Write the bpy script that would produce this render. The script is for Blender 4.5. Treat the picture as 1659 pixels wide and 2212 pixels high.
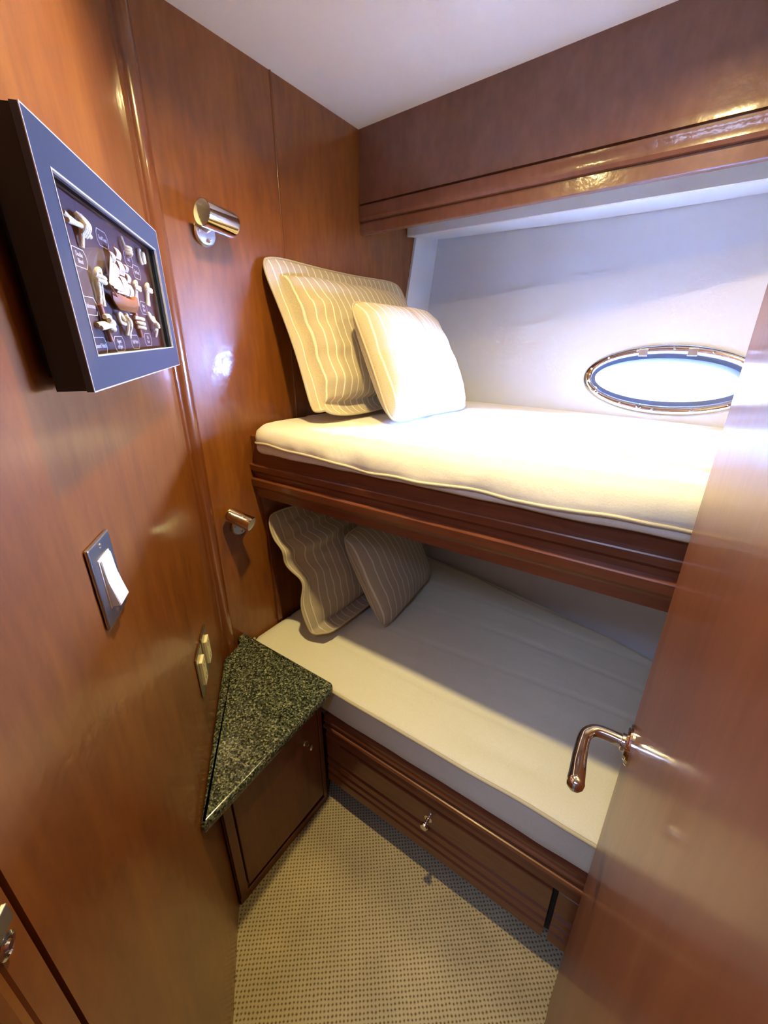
import bpy, bmesh, math, random
from mathutils import Vector, Matrix, noise
random.seed(7)
for o in list(bpy.data.objects): bpy.data.objects.remove(o)
S = bpy.context.scene
COL = S.collection

# ------------------------------------------------------------------ camera
F_PX = 881.25
cam_d = bpy.data.cameras.new('camera'); cam = bpy.data.objects.new('camera', cam_d); COL.objects.link(cam)
cam_d.sensor_fit = 'HORIZONTAL'; cam_d.sensor_width = 36.0; cam_d.lens = 36.0 * F_PX / 1659.0
cam_d.clip_start = 0.01
Rr = Vector((0.82206921, 0.5693858, -0.0014231)); Uu = Vector((-0.20892829, 0.30397013, 0.92948971)); Ff = Vector((-0.52967083, 0.76380755, -0.36884529))
cam.matrix_world = Matrix(((Rr.x, Uu.x, -Ff.x, 0), (Rr.y, Uu.y, -Ff.y, 0), (Rr.z, Uu.z, -Ff.z, 1.5), (0, 0, 0, 1)))
S.camera = cam

# ------------------------------------------------------------------ world, lights, exposure
S.view_settings.view_transform = 'Standard'; S.view_settings.look = 'None'
S.view_settings.gamma = 1.0; S.view_settings.use_curve_mapping = False
S.view_settings.exposure = 0.0
S.cycles.use_light_tree = False; S.cycles.sample_clamp_indirect = 0.0
W = bpy.data.worlds.new('world'); S.world = W; W.use_nodes = True
W.node_tree.nodes['Background'].inputs[0].default_value = (0.72, 0.86, 1.0, 1)
W.node_tree.nodes['Background'].inputs[1].default_value = 7.0
WARM = (1.0, 0.775, 0.31)
LIGHTS = [(-0.47, 0.62, 13.5), (-0.04, 1.0, 5.5)]
CORRIDOR_FILL_W = 18.0
DAY_W = 7500.0

def area(name, loc, target, power, color, size, sizey=None, spread=180):
    d = bpy.data.lights.new(name, 'AREA'); d.energy = power; d.color = color
    d.shape = 'DISK' if sizey is None else 'RECTANGLE'
    d.size = size
    if sizey: d.size_y = sizey
    d.spread = math.radians(spread)
    o = bpy.data.objects.new(name, d); COL.objects.link(o); o.location = loc
    o.rotation_euler = (Vector(target) - Vector(loc)).to_track_quat('-Z', 'Y').to_euler()
    return o
area('daylight', (1.20, 2.75, 1.62), (1.15, 1.5, 1.60), DAY_W, (0.24, 0.42, 1.0), 2.2, 1.3)
area('corridor_fill', (-0.1, -0.65, 2.19), (-0.2, -0.3, 0), CORRIDOR_FILL_W, (0.50, 0.64, 1.0), 0.45, 0.3)  # unseen cool fill added behind the camera, standing for corridor daylight

# ------------------------------------------------------------------ dimensions
HW = -1.09                                    # head wall x
P0 = Vector((HW, 0.62, 0)); D = Vector((0.7615, -0.648, 0)); N = Vector((0.648, 0.7615, 0))   # left wall
XE = 0.95                                     # far end of the bunks
def ceil_z(x): return 2.205 + 0.024 * (x - HW)
HX = [(-1.4, 1.86), (-1.09, 1.835), (-0.8, 1.795), (-0.27, 1.70), (0.13, 1.585), (0.5, 1.45), (1.1, 1.15)]
def lerp_tab(t, x):
    if x <= t[0][0]: return t[0][1]
    for (a, b), (c, d) in zip(t, t[1:]):
        if x <= c:
            k = (x - a) / (c - a); return b + (d - b) * k
    return t[-1][1]
def hull_y0(x):
    return sum(lerp_tab(HX, x + k * 0.05) for k in range(-3, 4)) / 7
def hull_y(x, z):
    dz = z - 1.285
    return hull_y0(x) + (0.25 * dz if dz > 0 else 0.2 * dz)

# ------------------------------------------------------------------ material helpers
def mat(name):
    m = bpy.data.materials.new(name); m.use_nodes = True
    return m, m.node_tree.nodes, m.node_tree.links, m.node_tree.nodes['Principled BSDF']
def plain(name, col, rough=0.5, metal=0.0, coat=0.0, bump=0.0, bscale=200, emit=None, spec=0.5):
    m, n, l, b = mat(name)
    b.inputs['Base Color'].default_value = (*col, 1); b.inputs['Roughness'].default_value = rough
    b.inputs['Metallic'].default_value = metal; b.inputs['Coat Weight'].default_value = coat
    b.inputs['Specular IOR Level'].default_value = spec
    if emit: b.inputs['Emission Color'].default_value = (*emit[0], 1); b.inputs['Emission Strength'].default_value = emit[1]
    tc = n.new('ShaderNodeTexCoord'); nz = n.new('ShaderNodeTexNoise'); nz.inputs['Scale'].default_value = bscale
    l.new(tc.outputs['Object'], nz.inputs['Vector'])
    if bump:
        bp = n.new('ShaderNodeBump'); bp.inputs['Strength'].default_value = bump; bp.inputs['Distance'].default_value = 0.002
        l.new(nz.outputs['Fac'], bp.inputs['Height']); l.new(bp.outputs['Normal'], b.inputs['Normal'])
    return m
def ramp(n, stops):
    r = n.new('ShaderNodeValToRGB'); e = r.color_ramp.elements
    while len(e) < len(stops): e.new(0.5)
    for k, (p, c) in enumerate(stops): e[k].position = p; e[k].color = (*c, 1)
    return r
def wood(name, cols, scale, rough=0.22, coat=0.6, cr=0.08, bump=0.12):
    """satin varnished cherry; scale = stretch along the axes, the small one runs with the grain"""
    m, n, l, b = mat(name)
    tc = n.new('ShaderNodeTexCoord'); mp = n.new('ShaderNodeMapping'); mp.inputs['Scale'].default_value = scale
    l.new(tc.outputs['Object'], mp.inputs['Vector'])
    n1 = n.new('ShaderNodeTexNoise'); n1.inputs['Scale'].default_value = 1.0; n1.inputs['Detail'].default_value = 7; n1.inputs['Roughness'].default_value = 0.62
    n1.inputs['Distortion'].default_value = 0.6
    l.new(mp.outputs['Vector'], n1.inputs['Vector'])
    mp2 = n.new('ShaderNodeMapping'); mp2.inputs['Scale'].default_value = [s * 9 for s in scale]; l.new(tc.outputs['Object'], mp2.inputs['Vector'])
    n2 = n.new('ShaderNodeTexNoise'); n2.inputs['Scale'].default_value = 1.0; n2.inputs['Detail'].default_value = 4; l.new(mp2.outputs['Vector'], n2.inputs['Vector'])
    mx = n.new('ShaderNodeMix'); mx.data_type = 'FLOAT'; mx.inputs['Factor'].default_value = 0.35
    l.new(n1.outputs['Fac'], mx.inputs[2]); l.new(n2.outputs['Fac'], mx.inputs[3])
    r = ramp(n, [(0.30, cols[0]), (0.5, cols[1]), (0.72, cols[2])]); l.new(mx.outputs[0], r.inputs['Fac'])
    l.new(r.outputs['Color'], b.inputs['Base Color'])
    b.inputs['Roughness'].default_value = rough
    b.inputs['Coat Weight'].default_value = coat; b.inputs['Coat Roughness'].default_value = cr
    n3 = n.new('ShaderNodeTexNoise'); n3.inputs['Scale'].default_value = 38; n3.inputs['Detail'].default_value = 3; l.new(tc.outputs['Object'], n3.inputs['Vector'])
    bp = n.new('ShaderNodeBump'); bp.inputs['Strength'].default_value = bump; bp.inputs['Distance'].default_value = 0.003
    l.new(n3.outputs['Fac'], bp.inputs['Height'])
    l.new(bp.outputs['Normal'], b.inputs['Normal']); l.new(bp.outputs['Normal'], b.inputs['Coat Normal'])
    return m
CH = [(0.135, 0.036, 0.006), (0.215, 0.065, 0.010), (0.30, 0.105, 0.017)]
CHD = [(0.11, 0.031, 0.013), (0.175, 0.052, 0.021), (0.24, 0.08, 0.032)]
M = {}
M['wood_wall'] = wood('cherry_panel', CH, (6, 6, 1.3), rough=0.40, coat=0.55, cr=0.15, bump=0.20)
M['wood_trim'] = wood('cherry_trim', [(0.11, 0.029, 0.008), (0.17, 0.05, 0.014), (0.24, 0.08, 0.022)], (14, 14, 1.2), rough=0.2, coat=0.8, cr=0.06, bump=0.04)
M['wood_val'] = wood('cherry_valence', [(0.12, 0.048, 0.032), (0.18, 0.074, 0.050), (0.24, 0.105, 0.072)], (5, 5, 2.4), rough=0.32, coat=0.7, cr=0.13, bump=0.30)
M['wood_rail'] = wood('mahogany_rail', CHD, (1.6, 14, 14), rough=0.32, coat=0.35, cr=0.10, bump=0.05)
M['wood_cab'] = wood('cherry_cabinet', [(0.10, 0.026, 0.009), (0.16, 0.044, 0.014), (0.22, 0.066, 0.021)], (9, 9, 1.2), rough=0.42, coat=0.14, cr=0.12, bump=0.06)
M['wood_door'] = wood('cherry_door', [(0.13, 0.038, 0.020), (0.19, 0.060, 0.030), (0.25, 0.085, 0.042)], (10, 10, 1.0), rough=0.42, coat=0.30, cr=0.14, bump=0.07)
M['chrome'] = plain('polished_chrome', (0.82, 0.80, 0.78), 0.06, 1.0)
M['satin'] = plain('satin_nickel', (0.72, 0.70, 0.66), 0.28, 1.0)
M['brushed'] = plain('brushed_steel', (0.50, 0.46, 0.38), 0.32, 1.0)
M['white_paint'] = plain('white_laminate', (0.70, 0.73, 0.76), 0.5, bump=0.05)
M['hull'] = plain('soft_grey_vinyl', (0.64, 0.66, 0.72), 0.7, bump=0.15, bscale=420)
M['ceiling'] = plain('headliner_vinyl', (0.76, 0.73, 0.71), 0.6, bump=0.15, bscale=300)
M['plastic'] = plain('white_plastic', (0.78, 0.77, 0.72), 0.3)
M['ivory'] = plain('ivory_plastic', (0.74, 0.69, 0.48), 0.35)
M['dark'] = plain('dark_gap', (0.012, 0.008, 0.006), 0.7)
M['rubber'] = plain('dark_gasket', (0.05, 0.08, 0.16), 0.4)
M['frame_sheen'] = plain('black_frame_blue_sheen', (0.030, 0.045, 0.075), 0.38, coat=0.2, bump=0.03)  # bluish daylight reflection mixed into the dark frame colour
M['black'] = plain('black_frame_side', (0.010, 0.010, 0.010), 0.5)
M['silver'] = plain('silver_edge', (0.62, 0.62, 0.60), 0.35, 0.4)
M['maroon'] = plain('dark_maroon_board', (0.055, 0.026, 0.030), 0.55)
M['rope'] = plain('cream_rope', (0.78, 0.68, 0.46), 0.8, bump=0.6, bscale=900)
M['sail'] = plain('cream_sail', (0.74, 0.70, 0.62), 0.7)
M['ship'] = plain('stained_ship_wood', (0.30, 0.10, 0.03), 0.45)
M['ink'] = plain('white_ink', (0.62, 0.62, 0.66), 0.6)
M['lens'] = plain('lamp_lens', (1, 1, 1), 0.4, emit=((1.0, 0.86, 0.55), 25))
M['corr'] = plain('corridor_paint', (0.50, 0.44, 0.38), 0.6)
M['piping'] = plain('beige_piping', (0.50, 0.42, 0.30), 0.85, bump=0.3, bscale=600)
M['sheet_piping'] = plain('tan_sheet_piping', (0.56, 0.50, 0.38), 0.85, bump=0.3, bscale=500)
# glass pane: clear sheet with a faint reflection
m, n, l, b = mat('clear_glass'); n.remove(b)
t = n.new('ShaderNodeBsdfTransparent'); g = n.new('ShaderNodeBsdfGlossy'); g.inputs['Roughness'].default_value = 0.03
fr = n.new('ShaderNodeLayerWeight'); fr.inputs['Blend'].default_value = 0.5; mx = n.new('ShaderNodeMixShader')
pw_ = n.new('ShaderNodeMath'); pw_.operation = 'POWER'; pw_.inputs[1].default_value = 4.0; l.new(fr.outputs['Facing'], pw_.inputs[0])
ml_ = n.new('ShaderNodeMath'); ml_.operation = 'MULTIPLY_ADD'; ml_.inputs[1].default_value = 0.5; ml_.inputs[2].default_value = 0.04; l.new(pw_.outputs[0], ml_.inputs[0]); l.new(ml_.outputs[0], mx.inputs[0]); l.new(t.outputs[0], mx.inputs[1]); l.new(g.outputs[0], mx.inputs[2])
l.new(mx.outputs[0], n['Material Output'].inputs['Surface']); M['glass'] = m
# sheet: cream velour cover
def sheet(name, col, wr=0.35):
    m, n, l, b = mat(name)
    tc = n.new('ShaderNodeTexCoord'); a = n.new('ShaderNodeTexNoise'); a.inputs['Scale'].default_value = 260; a.inputs['Detail'].default_value = 3
    l.new(tc.outputs['Object'], a.inputs['Vector'])
    c = n.new('ShaderNodeTexNoise'); c.inputs['Scale'].default_value = 5; c.inputs['Detail'].default_value = 3; c.inputs['Distortion'].default_value = 0.8
    l.new(tc.outputs['Object'], c.inputs['Vector'])
    r = ramp(n, [(0.25, [v * 0.93 for v in col]), (0.7, col)]); l.new(a.outputs['Fac'], r.inputs['Fac']); l.new(r.outputs['Color'], b.inputs['Base Color'])
    b.inputs['Roughness'].default_value = 0.9; b.inputs['Sheen Weight'].default_value = 0.25
    b1 = n.new('ShaderNodeBump'); b1.inputs['Strength'].default_value = 0.35; b1.inputs['Distance'].default_value = 0.001; l.new(a.outputs['Fac'], b1.inputs['Height'])
    b2 = n.new('ShaderNodeBump'); b2.inputs['Strength'].default_value = wr; b2.inputs['Distance'].default_value = 0.03; l.new(c.outputs['Fac'], b2.inputs['Height'])
    l.new(b1.outputs['Normal'], b2.inputs['Normal']); l.new(b2.outputs['Normal'], b.inputs['Normal'])
    return m
M['sheet'] = sheet('cream_velour_cover', (0.82, 0.79, 0.71))
M['sheet2'] = sheet('cream_cotton_cover', (0.80, 0.78, 0.67), 0.2)
# striped pillow fabric (uv in metres)
def striped(name, base, stripe, pitch, w):
    m, n, l, b = mat(name)
    uv = n.new('ShaderNodeUVMap'); uv.uv_map = 'UVMap'; sp = n.new('ShaderNodeSeparateXYZ'); l.new(uv.outputs[0], sp.inputs[0])
    nz = n.new('ShaderNodeTexNoise'); nz.inputs['Scale'].default_value = 9; l.new(uv.outputs[0], nz.inputs['Vector'])
    ma = n.new('ShaderNodeMath'); ma.operation = 'MULTIPLY_ADD'; ma.inputs[1].default_value = 0.003; l.new(nz.outputs['Fac'], ma.inputs[0]); l.new(sp.outputs['X'], ma.inputs[2])
    md = n.new('ShaderNodeMath'); md.operation = 'PINGPONG'; md.inputs[1].default_value = pitch / 2; l.new(ma.outputs[0], md.inputs[0])
    lt = n.new('ShaderNodeMapRange'); lt.inputs[1].default_value = w * 0.4; lt.inputs[2].default_value = w * 0.6; lt.inputs[3].default_value = 1; lt.inputs[4].default_value = 0
    l.new(md.outputs[0], lt.inputs[0])
    wv = n.new('ShaderNodeTexNoise'); wv.inputs['Scale'].default_value = 420; wv.inputs['Detail'].default_value = 2; l.new(uv.outputs[0], wv.inputs['Vector'])
    r = ramp(n, [(0.3, [v * 0.86 for v in base]), (0.7, [min(1, v * 1.08) for v in base])]); l.new(wv.outputs['Fac'], r.inputs['Fac'])
    mix = n.new('ShaderNodeMix'); mix.data_type = 'RGBA'; l.new(lt.outputs[0], mix.inputs['Factor']); l.new(r.outputs['Color'], mix.inputs[6]); mix.inputs[7].default_value = (*stripe, 1)
    l.new(mix.outputs[2], b.inputs['Base Color']); b.inputs['Roughness'].default_value = 0.9; b.inputs['Sheen Weight'].default_value = 0.15
    bp = n.new('ShaderNodeBump'); bp.inputs['Strength'].default_value = 0.3; bp.inputs['Distance'].default_value = 0.001; l.new(wv.outputs['Fac'], bp.inputs['Height'])
    l.new(bp.outputs['Normal'], b.inputs['Normal'])
    return m
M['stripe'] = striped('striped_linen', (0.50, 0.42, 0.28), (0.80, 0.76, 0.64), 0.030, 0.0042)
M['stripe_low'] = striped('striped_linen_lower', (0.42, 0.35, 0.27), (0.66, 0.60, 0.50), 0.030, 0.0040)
# granite
m, n, l, b = mat('speckled_green_granite')
tc = n.new('ShaderNodeTexCoord')
v1 = n.new('ShaderNodeTexVoronoi'); v1.inputs['Scale'].default_value = 270; l.new(tc.outputs['Object'], v1.inputs['Vector'])
v2 = n.new('ShaderNodeTexNoise'); v2.inputs['Scale'].default_value = 190; v2.inputs['Detail'].default_value = 3; l.new(tc.outputs['Object'], v2.inputs['Vector'])
sx = n.new('ShaderNodeSeparateColor'); l.new(v1.outputs['Color'], sx.inputs[0])
r1 = ramp(n, [(0.0, (0.010, 0.013, 0.010)), (0.35, (0.045, 0.055, 0.042)), (0.60, (0.11, 0.13, 0.10)), (0.80, (0.18, 0.20, 0.155)), (0.95, (0.36, 0.36, 0.24))])
l.new(sx.outputs[0], r1.inputs['Fac'])
r2 = ramp(n, [(0.35, (0.25, 0.25, 0.25)), (0.60, (1, 1, 1))]); l.new(v2.outputs['Fac'], r2.inputs['Fac'])
mu = n.new('ShaderNodeMix'); mu.data_type = 'RGBA'; mu.blend_type = 'MULTIPLY'; mu.inputs['Factor'].default_value = 1; l.new(r1.outputs[0], mu.inputs[6]); l.new(r2.outputs[0], mu.inputs[7])
l.new(mu.outputs[2], b.inputs['Base Color']); b.inputs['Roughness'].default_value = 0.14; M['granite'] = m
# woven carpet: loops on a diagonal grid with dark dots between
m, n, l, b = mat('woven_beige_carpet')
tc = n.new('ShaderNodeTexCoord'); dn = n.new('ShaderNodeTexNoise'); dn.inputs['Scale'].default_value = 60; dn.inputs['Detail'].default_value = 2; l.new(tc.outputs['Object'], dn.inputs['Vector'])
ad = n.new('ShaderNodeVectorMath'); ad.operation = 'MULTIPLY_ADD'; ad.inputs[1].default_value = (0.0048,) * 3; l.new(dn.outputs['Color'], ad.inputs[0]); l.new(tc.outputs['Object'], ad.inputs[2])
mp = n.new('ShaderNodeMapping'); mp.inputs['Rotation'].default_value = (0, 0, math.radians(-38.7)); mp.inputs['Scale'].default_value = (104,) * 3
l.new(ad.outputs[0], mp.inputs['Vector']); sp = n.new('ShaderNodeSeparateXYZ'); l.new(mp.outputs[0], sp.inputs[0])
pp = []
for ax in ('X', 'Y'):
    q = n.new('ShaderNodeMath'); q.operation = 'PINGPONG'; q.inputs[1].default_value = 0.5; l.new(sp.outputs[ax], q.inputs[0]); pp.append(q)
def math2(op, a, b_):
    q = n.new('ShaderNodeMath'); q.operation = op
    for k, v in enumerate((a, b_)):
        if isinstance(v, (int, float)): q.inputs[k].default_value = v
        else: l.new(v, q.inputs[k])
    return q.outputs[0]
mxx = math2('MAXIMUM', pp[0].outputs[0], pp[1].outputs[0]); mnn = math2('MINIMUM', pp[0].outputs[0], pp[1].outputs[0])
hole = math2('MULTIPLY', pp[0].outputs[0], pp[1].outputs[0])      # 0..0.25, high in the hole corners
hole = math2('ADD', hole, math2('MULTIPLY', mxx, 0.05))
rc = ramp(n, [(0.03, (0.47, 0.39, 0.26)), (0.11, (0.40, 0.325, 0.205)), (0.19, (0.13, 0.10, 0.05))]); l.new(hole, rc.inputs['Fac'])
dn2 = n.new('ShaderNodeTexNoise'); dn2.inputs['Scale'].default_value = 7; dn2.inputs['Detail'].default_value = 5; l.new(tc.outputs['Object'], dn2.inputs['Vector'])
rr = ramp(n, [(0.3, (0.80, 0.80, 0.80)), (0.65, (1.04, 1.03, 1.0))]); l.new(dn2.outputs['Fac'], rr.inputs['Fac'])
mu = n.new('ShaderNodeMix'); mu.data_type = 'RGBA'; mu.blend_type = 'MULTIPLY'; mu.inputs['Factor'].default_value = 1; l.new(rc.outputs[0], mu.inputs[6]); l.new(rr.outputs[0], mu.inputs[7])
l.new(mu.outputs[2], b.inputs['Base Color']); b.inputs['Roughness'].default_value = 1.0; b.inputs['Specular IOR Level'].default_value = 0.1
bp = n.new('ShaderNodeBump'); bp.invert = True; bp.inputs['Strength'].default_value = 0.8; bp.inputs['Distance'].default_value = 0.003; l.new(hole, bp.inputs['Height']); l.new(bp.outputs['Normal'], b.inputs['Normal'])
M['carpet'] = m

# ------------------------------------------------------------------ mesh helpers (all take world coordinates)
def link(name, bm, material, parent=None, smooth=False, label=None, recalc=True):
    if recalc: bmesh.ops.recalc_face_normals(bm, faces=bm.faces)
    if parent is not None:
        bm.transform(wm(parent).inverted())
    me = bpy.data.meshes.new(name); bm.to_mesh(me); bm.free()
    ms = material if isinstance(material, (list, tuple)) else [material]
    for x in ms: me.materials.append(M[x] if isinstance(x, str) else x)
    if smooth is True:
        for p in me.polygons: p.use_smooth = True
    elif smooth:
        for p in me.polygons: p.use_smooth = True
        me.set_sharp_from_angle(angle=math.radians(smooth))
    o = bpy.data.objects.new(name, me); COL.objects.link(o)
    if parent is not None: o.parent = parent
    if label: o['label'] = label
    return o
def wm(o):
    mt = o.matrix_basis.copy()
    return wm(o.parent) @ mt if o.parent else mt
def tag(o, label, cat, group=None):
    o['label'] = label; o['category'] = cat
    if group: o['group'] = group
    return o
def thing(name, label, cat, loc=(0, 0, 0), group=None, mtx=None):
    o = bpy.data.objects.new(name, None); COL.objects.link(o); o.empty_display_size = 0.05
    if mtx is not None: o.matrix_basis = mtx
    else: o.matrix_basis = Matrix.Translation(loc)
    return tag(o, label, cat, group)
def struct(o): o['kind'] = 'structure'; return o
def poly_prism(bm, pts, off):
    """closed polygon of Vectors extruded by vector off"""
    off = Vector(off); a = [bm.verts.new(p) for p in pts]; b_ = [bm.verts.new(Vector(p) + off) for p in pts]
    bm.faces.new(a); bm.faces.new(list(reversed(b_)))
    for k in range(len(pts)): bm.faces.new((a[k], a[(k + 1) % len(a)], b_[(k + 1) % len(a)], b_[k]))
    return a + b_
def box(bm, lo, hi, bev=0.0, mtx=None):
    lo, hi = Vector(lo), Vector(hi)
    r = bmesh.ops.create_cube(bm, size=1.0); vs = r['verts']
    for v in vs: v.co = Vector(((lo[k] + hi[k]) / 2 + v.co[k] * (hi[k] - lo[k]) for k in range(3)))
    if bev:
        es = list({e for v in vs for e in v.link_edges})
        rb = bmesh.ops.bevel(bm, geom=es, offset=bev, segments=3, profile=0.5, affect='EDGES')
        vs = list({v for f in rb['faces'] for v in f.verts} | {v for v in vs if v.is_valid})
    if mtx is not None:
        for v in vs: v.co = mtx @ v.co
    return vs
def frame_of(t):
    t = t.normalized(); a = Vector((0, 0, 1)) if abs(t.z) < 0.9 else Vector((1, 0, 0))
    u = t.cross(a).normalized(); return u, t.cross(u).normalized()
def catmull(pts, sub, closed=False):
    P = [Vector(p) for p in pts]; out = []; n_ = len(P)
    for i in range(n_ if closed else n_ - 1):
        p0 = P[(i - 1) % n_] if closed or i > 0 else P[0]; p1 = P[i]; p2 = P[(i + 1) % n_]; p3 = P[(i + 2) % n_] if closed or i < n_ - 2 else P[-1]
        for k in range(sub):
            t_ = k / sub
            out.append(0.5 * ((2 * p1) + (p2 - p0) * t_ + (2 * p0 - 5 * p1 + 4 * p2 - p3) * t_ ** 2 + (3 * p1 - p0 - 3 * p2 + p3) * t_ ** 3))
    if not closed: out.append(P[-1])
    return out
def tube(bm, pts, r, seg=10, closed=False, cap=True):
    P = [Vector(p) for p in pts]; n_ = len(P); rings = []; u = None
    for i in range(n_):
        t_ = (P[(i + 1) % n_] - P[i - 1]) if closed or 0 < i < n_ - 1 else (P[1] - P[0] if i == 0 else P[-1] - P[-2])
        t_.normalize()
        if u is None: u, _ = frame_of(t_)
        else:
            u = u - t_ * u.dot(t_)
            u = u.normalized() if u.length > 1e-6 else frame_of(t_)[0]
        w = t_.cross(u); rr_ = r[i] if isinstance(r, (list, tuple)) else r
        rings.append([bm.verts.new(P[i] + (u * math.cos(a) + w * math.sin(a)) * rr_) for a in [2 * math.pi * k / seg for k in range(seg)]])
    for i in range(n_ if closed else n_ - 1):
        A, B = rings[i], rings[(i + 1) % n_]
        for k in range(seg): bm.faces.new((A[k], A[(k + 1) % seg], B[(k + 1) % seg], B[k]))
    if cap and not closed: bm.faces.new(list(reversed(rings[0]))); bm.faces.new(rings[-1])
def lathe(bm, prof, origin, axis, seg=32):
    """prof: (radius, height) pairs along axis"""
    ax = Vector(axis).normalized(); u, w = frame_of(ax); o = Vector(origin); rings = []
    for r_, h in prof:
        if r_ < 1e-6: rings.append([bm.verts.new(o + ax * h)])
        else: rings.append([bm.verts.new(o + ax * h + (u * math.cos(a) + w * math.sin(a)) * r_) for a in [2 * math.pi * k / seg for k in range(seg)]])
    for A, B in zip(rings, rings[1:]):
        if len(A) == 1 and len(B) == 1: continue
        for k in range(seg):
            k2 = (k + 1) % seg
            if len(A) == 1: bm.faces.new((A[0], B[k2], B[k]))
            elif len(B) == 1: bm.faces.new((A[k], A[k2], B[0]))
            else: bm.faces.new((A[k], A[k2], B[k2], B[k]))
def sweep_x(bm, prof, x0, x1, cap=True):
    """(y, z) closed profile swept along x"""
    poly_prism(bm, [Vector((x0, y, z)) for y, z in prof], (x1 - x0, 0, 0))
B = bmesh.new

# ------------------------------------------------------------------ room shell
bm = B(); box(bm, (-1.6, -1.4, -0.04), (1.25, 2.2, 0.0)); struct(link('floor', bm, 'carpet'))
bm = B()
vs = [bm.verts.new((x, y, ceil_z(x) + dz)) for x, y, dz in ((-1.6, -1.4, 0), (1.25, -1.4, 0), (1.25, 2.35, 0), (-1.6, 2.35, 0), (-1.6, -1.4, .05), (1.25, -1.4, .05), (1.25, 2.35, .05), (-1.6, 2.35, .05))]
for f in ((0, 1, 2, 3), (7, 6, 5, 4), (0, 4, 5, 1), (1, 5, 6, 2), (2, 6, 7, 3), (3, 7, 4, 0)): bm.faces.new([vs[k] for k in f])
struct(link('ceiling', bm, 'ceiling'))
# head wall: two wood panels, a fine joint between them, white panel towards the hull
bm = B(); box(bm, (HW - 0.05, 0.60, 0), (HW, 1.028, 2.23)); box(bm, (HW - 0.05, 1.034, 0), (HW, 2.3, 2.23)); box(bm, (HW - 0.05, 1.02, 0), (HW - 0.004, 1.04, 2.23))
wh = struct(link('wall_head', bm, 'wood_wall'))
bm = B(); poly_prism(bm, [(HW + 0.001, 1.815, 1.985), (HW + 0.001, 2.15, 1.985), (HW + 0.001, 2.0, 1.25), (HW + 0.001, 1.612, 1.25)], (0.011, 0, 0))
struct(link('trim_1', bm, 'white_paint'))
bm = B(); tube(bm, [(HW - 0.001, 1.031, 0.0), (HW - 0.001, 1.031, 2.21)], 0.004, 10); struct(link('trim_2', bm, 'wood_trim', smooth=40))
# left wall, its lower joint and the door frame near the camera
def lw(s, off, z): return P0 + D * s + N * off + Vector((0, 0, z))
bm = B(); poly_prism(bm, [lw(-0.02, 0, 0), lw(0.975, 0, 0), lw(0.975, -0.05, 0), lw(-0.02, -0.05, 0)], (0, 0, 2.235)); struct(link('wall_left', bm, 'wood_wall'))
bm = B(); poly_prism(bm, [lw(0.981, 0.0, 0), lw(1.006, 0.0, 0), lw(1.010, -0.003, 0), lw(1.014, 0.004, 0), lw(1.022, 0.006, 0), lw(1.030, 0.004, 0), lw(1.034, -0.004, 0), lw(1.10, -0.004, 0), lw(1.10, -0.05, 0), lw(0.981, -0.05, 0)], (0, 0, 2.235))
jamb = struct(link('trim_3', bm, 'wood_wall'))
bm = B(); poly_prism(bm, [lw(0.975, -0.006, 0), lw(0.981, -0.006, 0), lw(0.981, -0.05, 0), lw(0.975, -0.05, 0)], (0, 0, 2.235)); struct(link('trim_4', bm, 'dark'))
# corner post between left wall and head wall
bm = B(); c = P0 + Vector((0.006, 0.006, 0)); pr = []
for k in range(25):
    a = math.radians(-75 + 190 * k / 24); pr.append(c + Vector((math.cos(math.radians(25) + (a - math.radians(20))) * 0.024, math.sin(math.radians(25) + (a - math.radians(20))) * 0.024, 0)))
pr = [lw(0.052, 0.0, 0), lw(0.050, 0.006, 0), lw(0.036, 0.008, 0), lw(0.032, 0.004, 0)]
cc = lw(0.0, 0.0, 0) + Vector((0.006, 0.0, 0))
for k in range(13):
    a = math.radians(-38 + 124 * k / 12); pr.append(cc + Vector((math.cos(a), math.sin(a), 0)) * 0.027)
pr += [Vector((HW + 0.006, 0.640, 0)), Vector((HW + 0.007, 0.652, 0)), Vector((HW, 0.656, 0)), Vector((HW - 0.03, 0.63, 0))]
poly_prism(bm, pr, (0, 0, 2.235)); struct(link('trim_5', bm, 'wood_trim', smooth=50))
# enclosing corridor shell behind the camera
bm = B(); box(bm, (-1.6, -1.4, 0), (1.25, -1.35, 2.26)); struct(link('wall_back', bm, 'corr'))
bm = B(); box(bm, (-1.6, -1.35, 0), (-1.55, 0.62, 2.25)); struct(link('wall_corridor', bm, 'corr'))
bm = B(); box(bm, (XE + 0.01, -1.35, 0), (XE + 0.06, 2.2, 2.26)); struct(link('wall_right', bm, 'wood_wall'))
bm = B(); box(bm, (-1.6, 0.62, 0), (HW - 0.05, 0.66, 2.23)); struct(link('wall_corner', bm, 'corr'))

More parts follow.
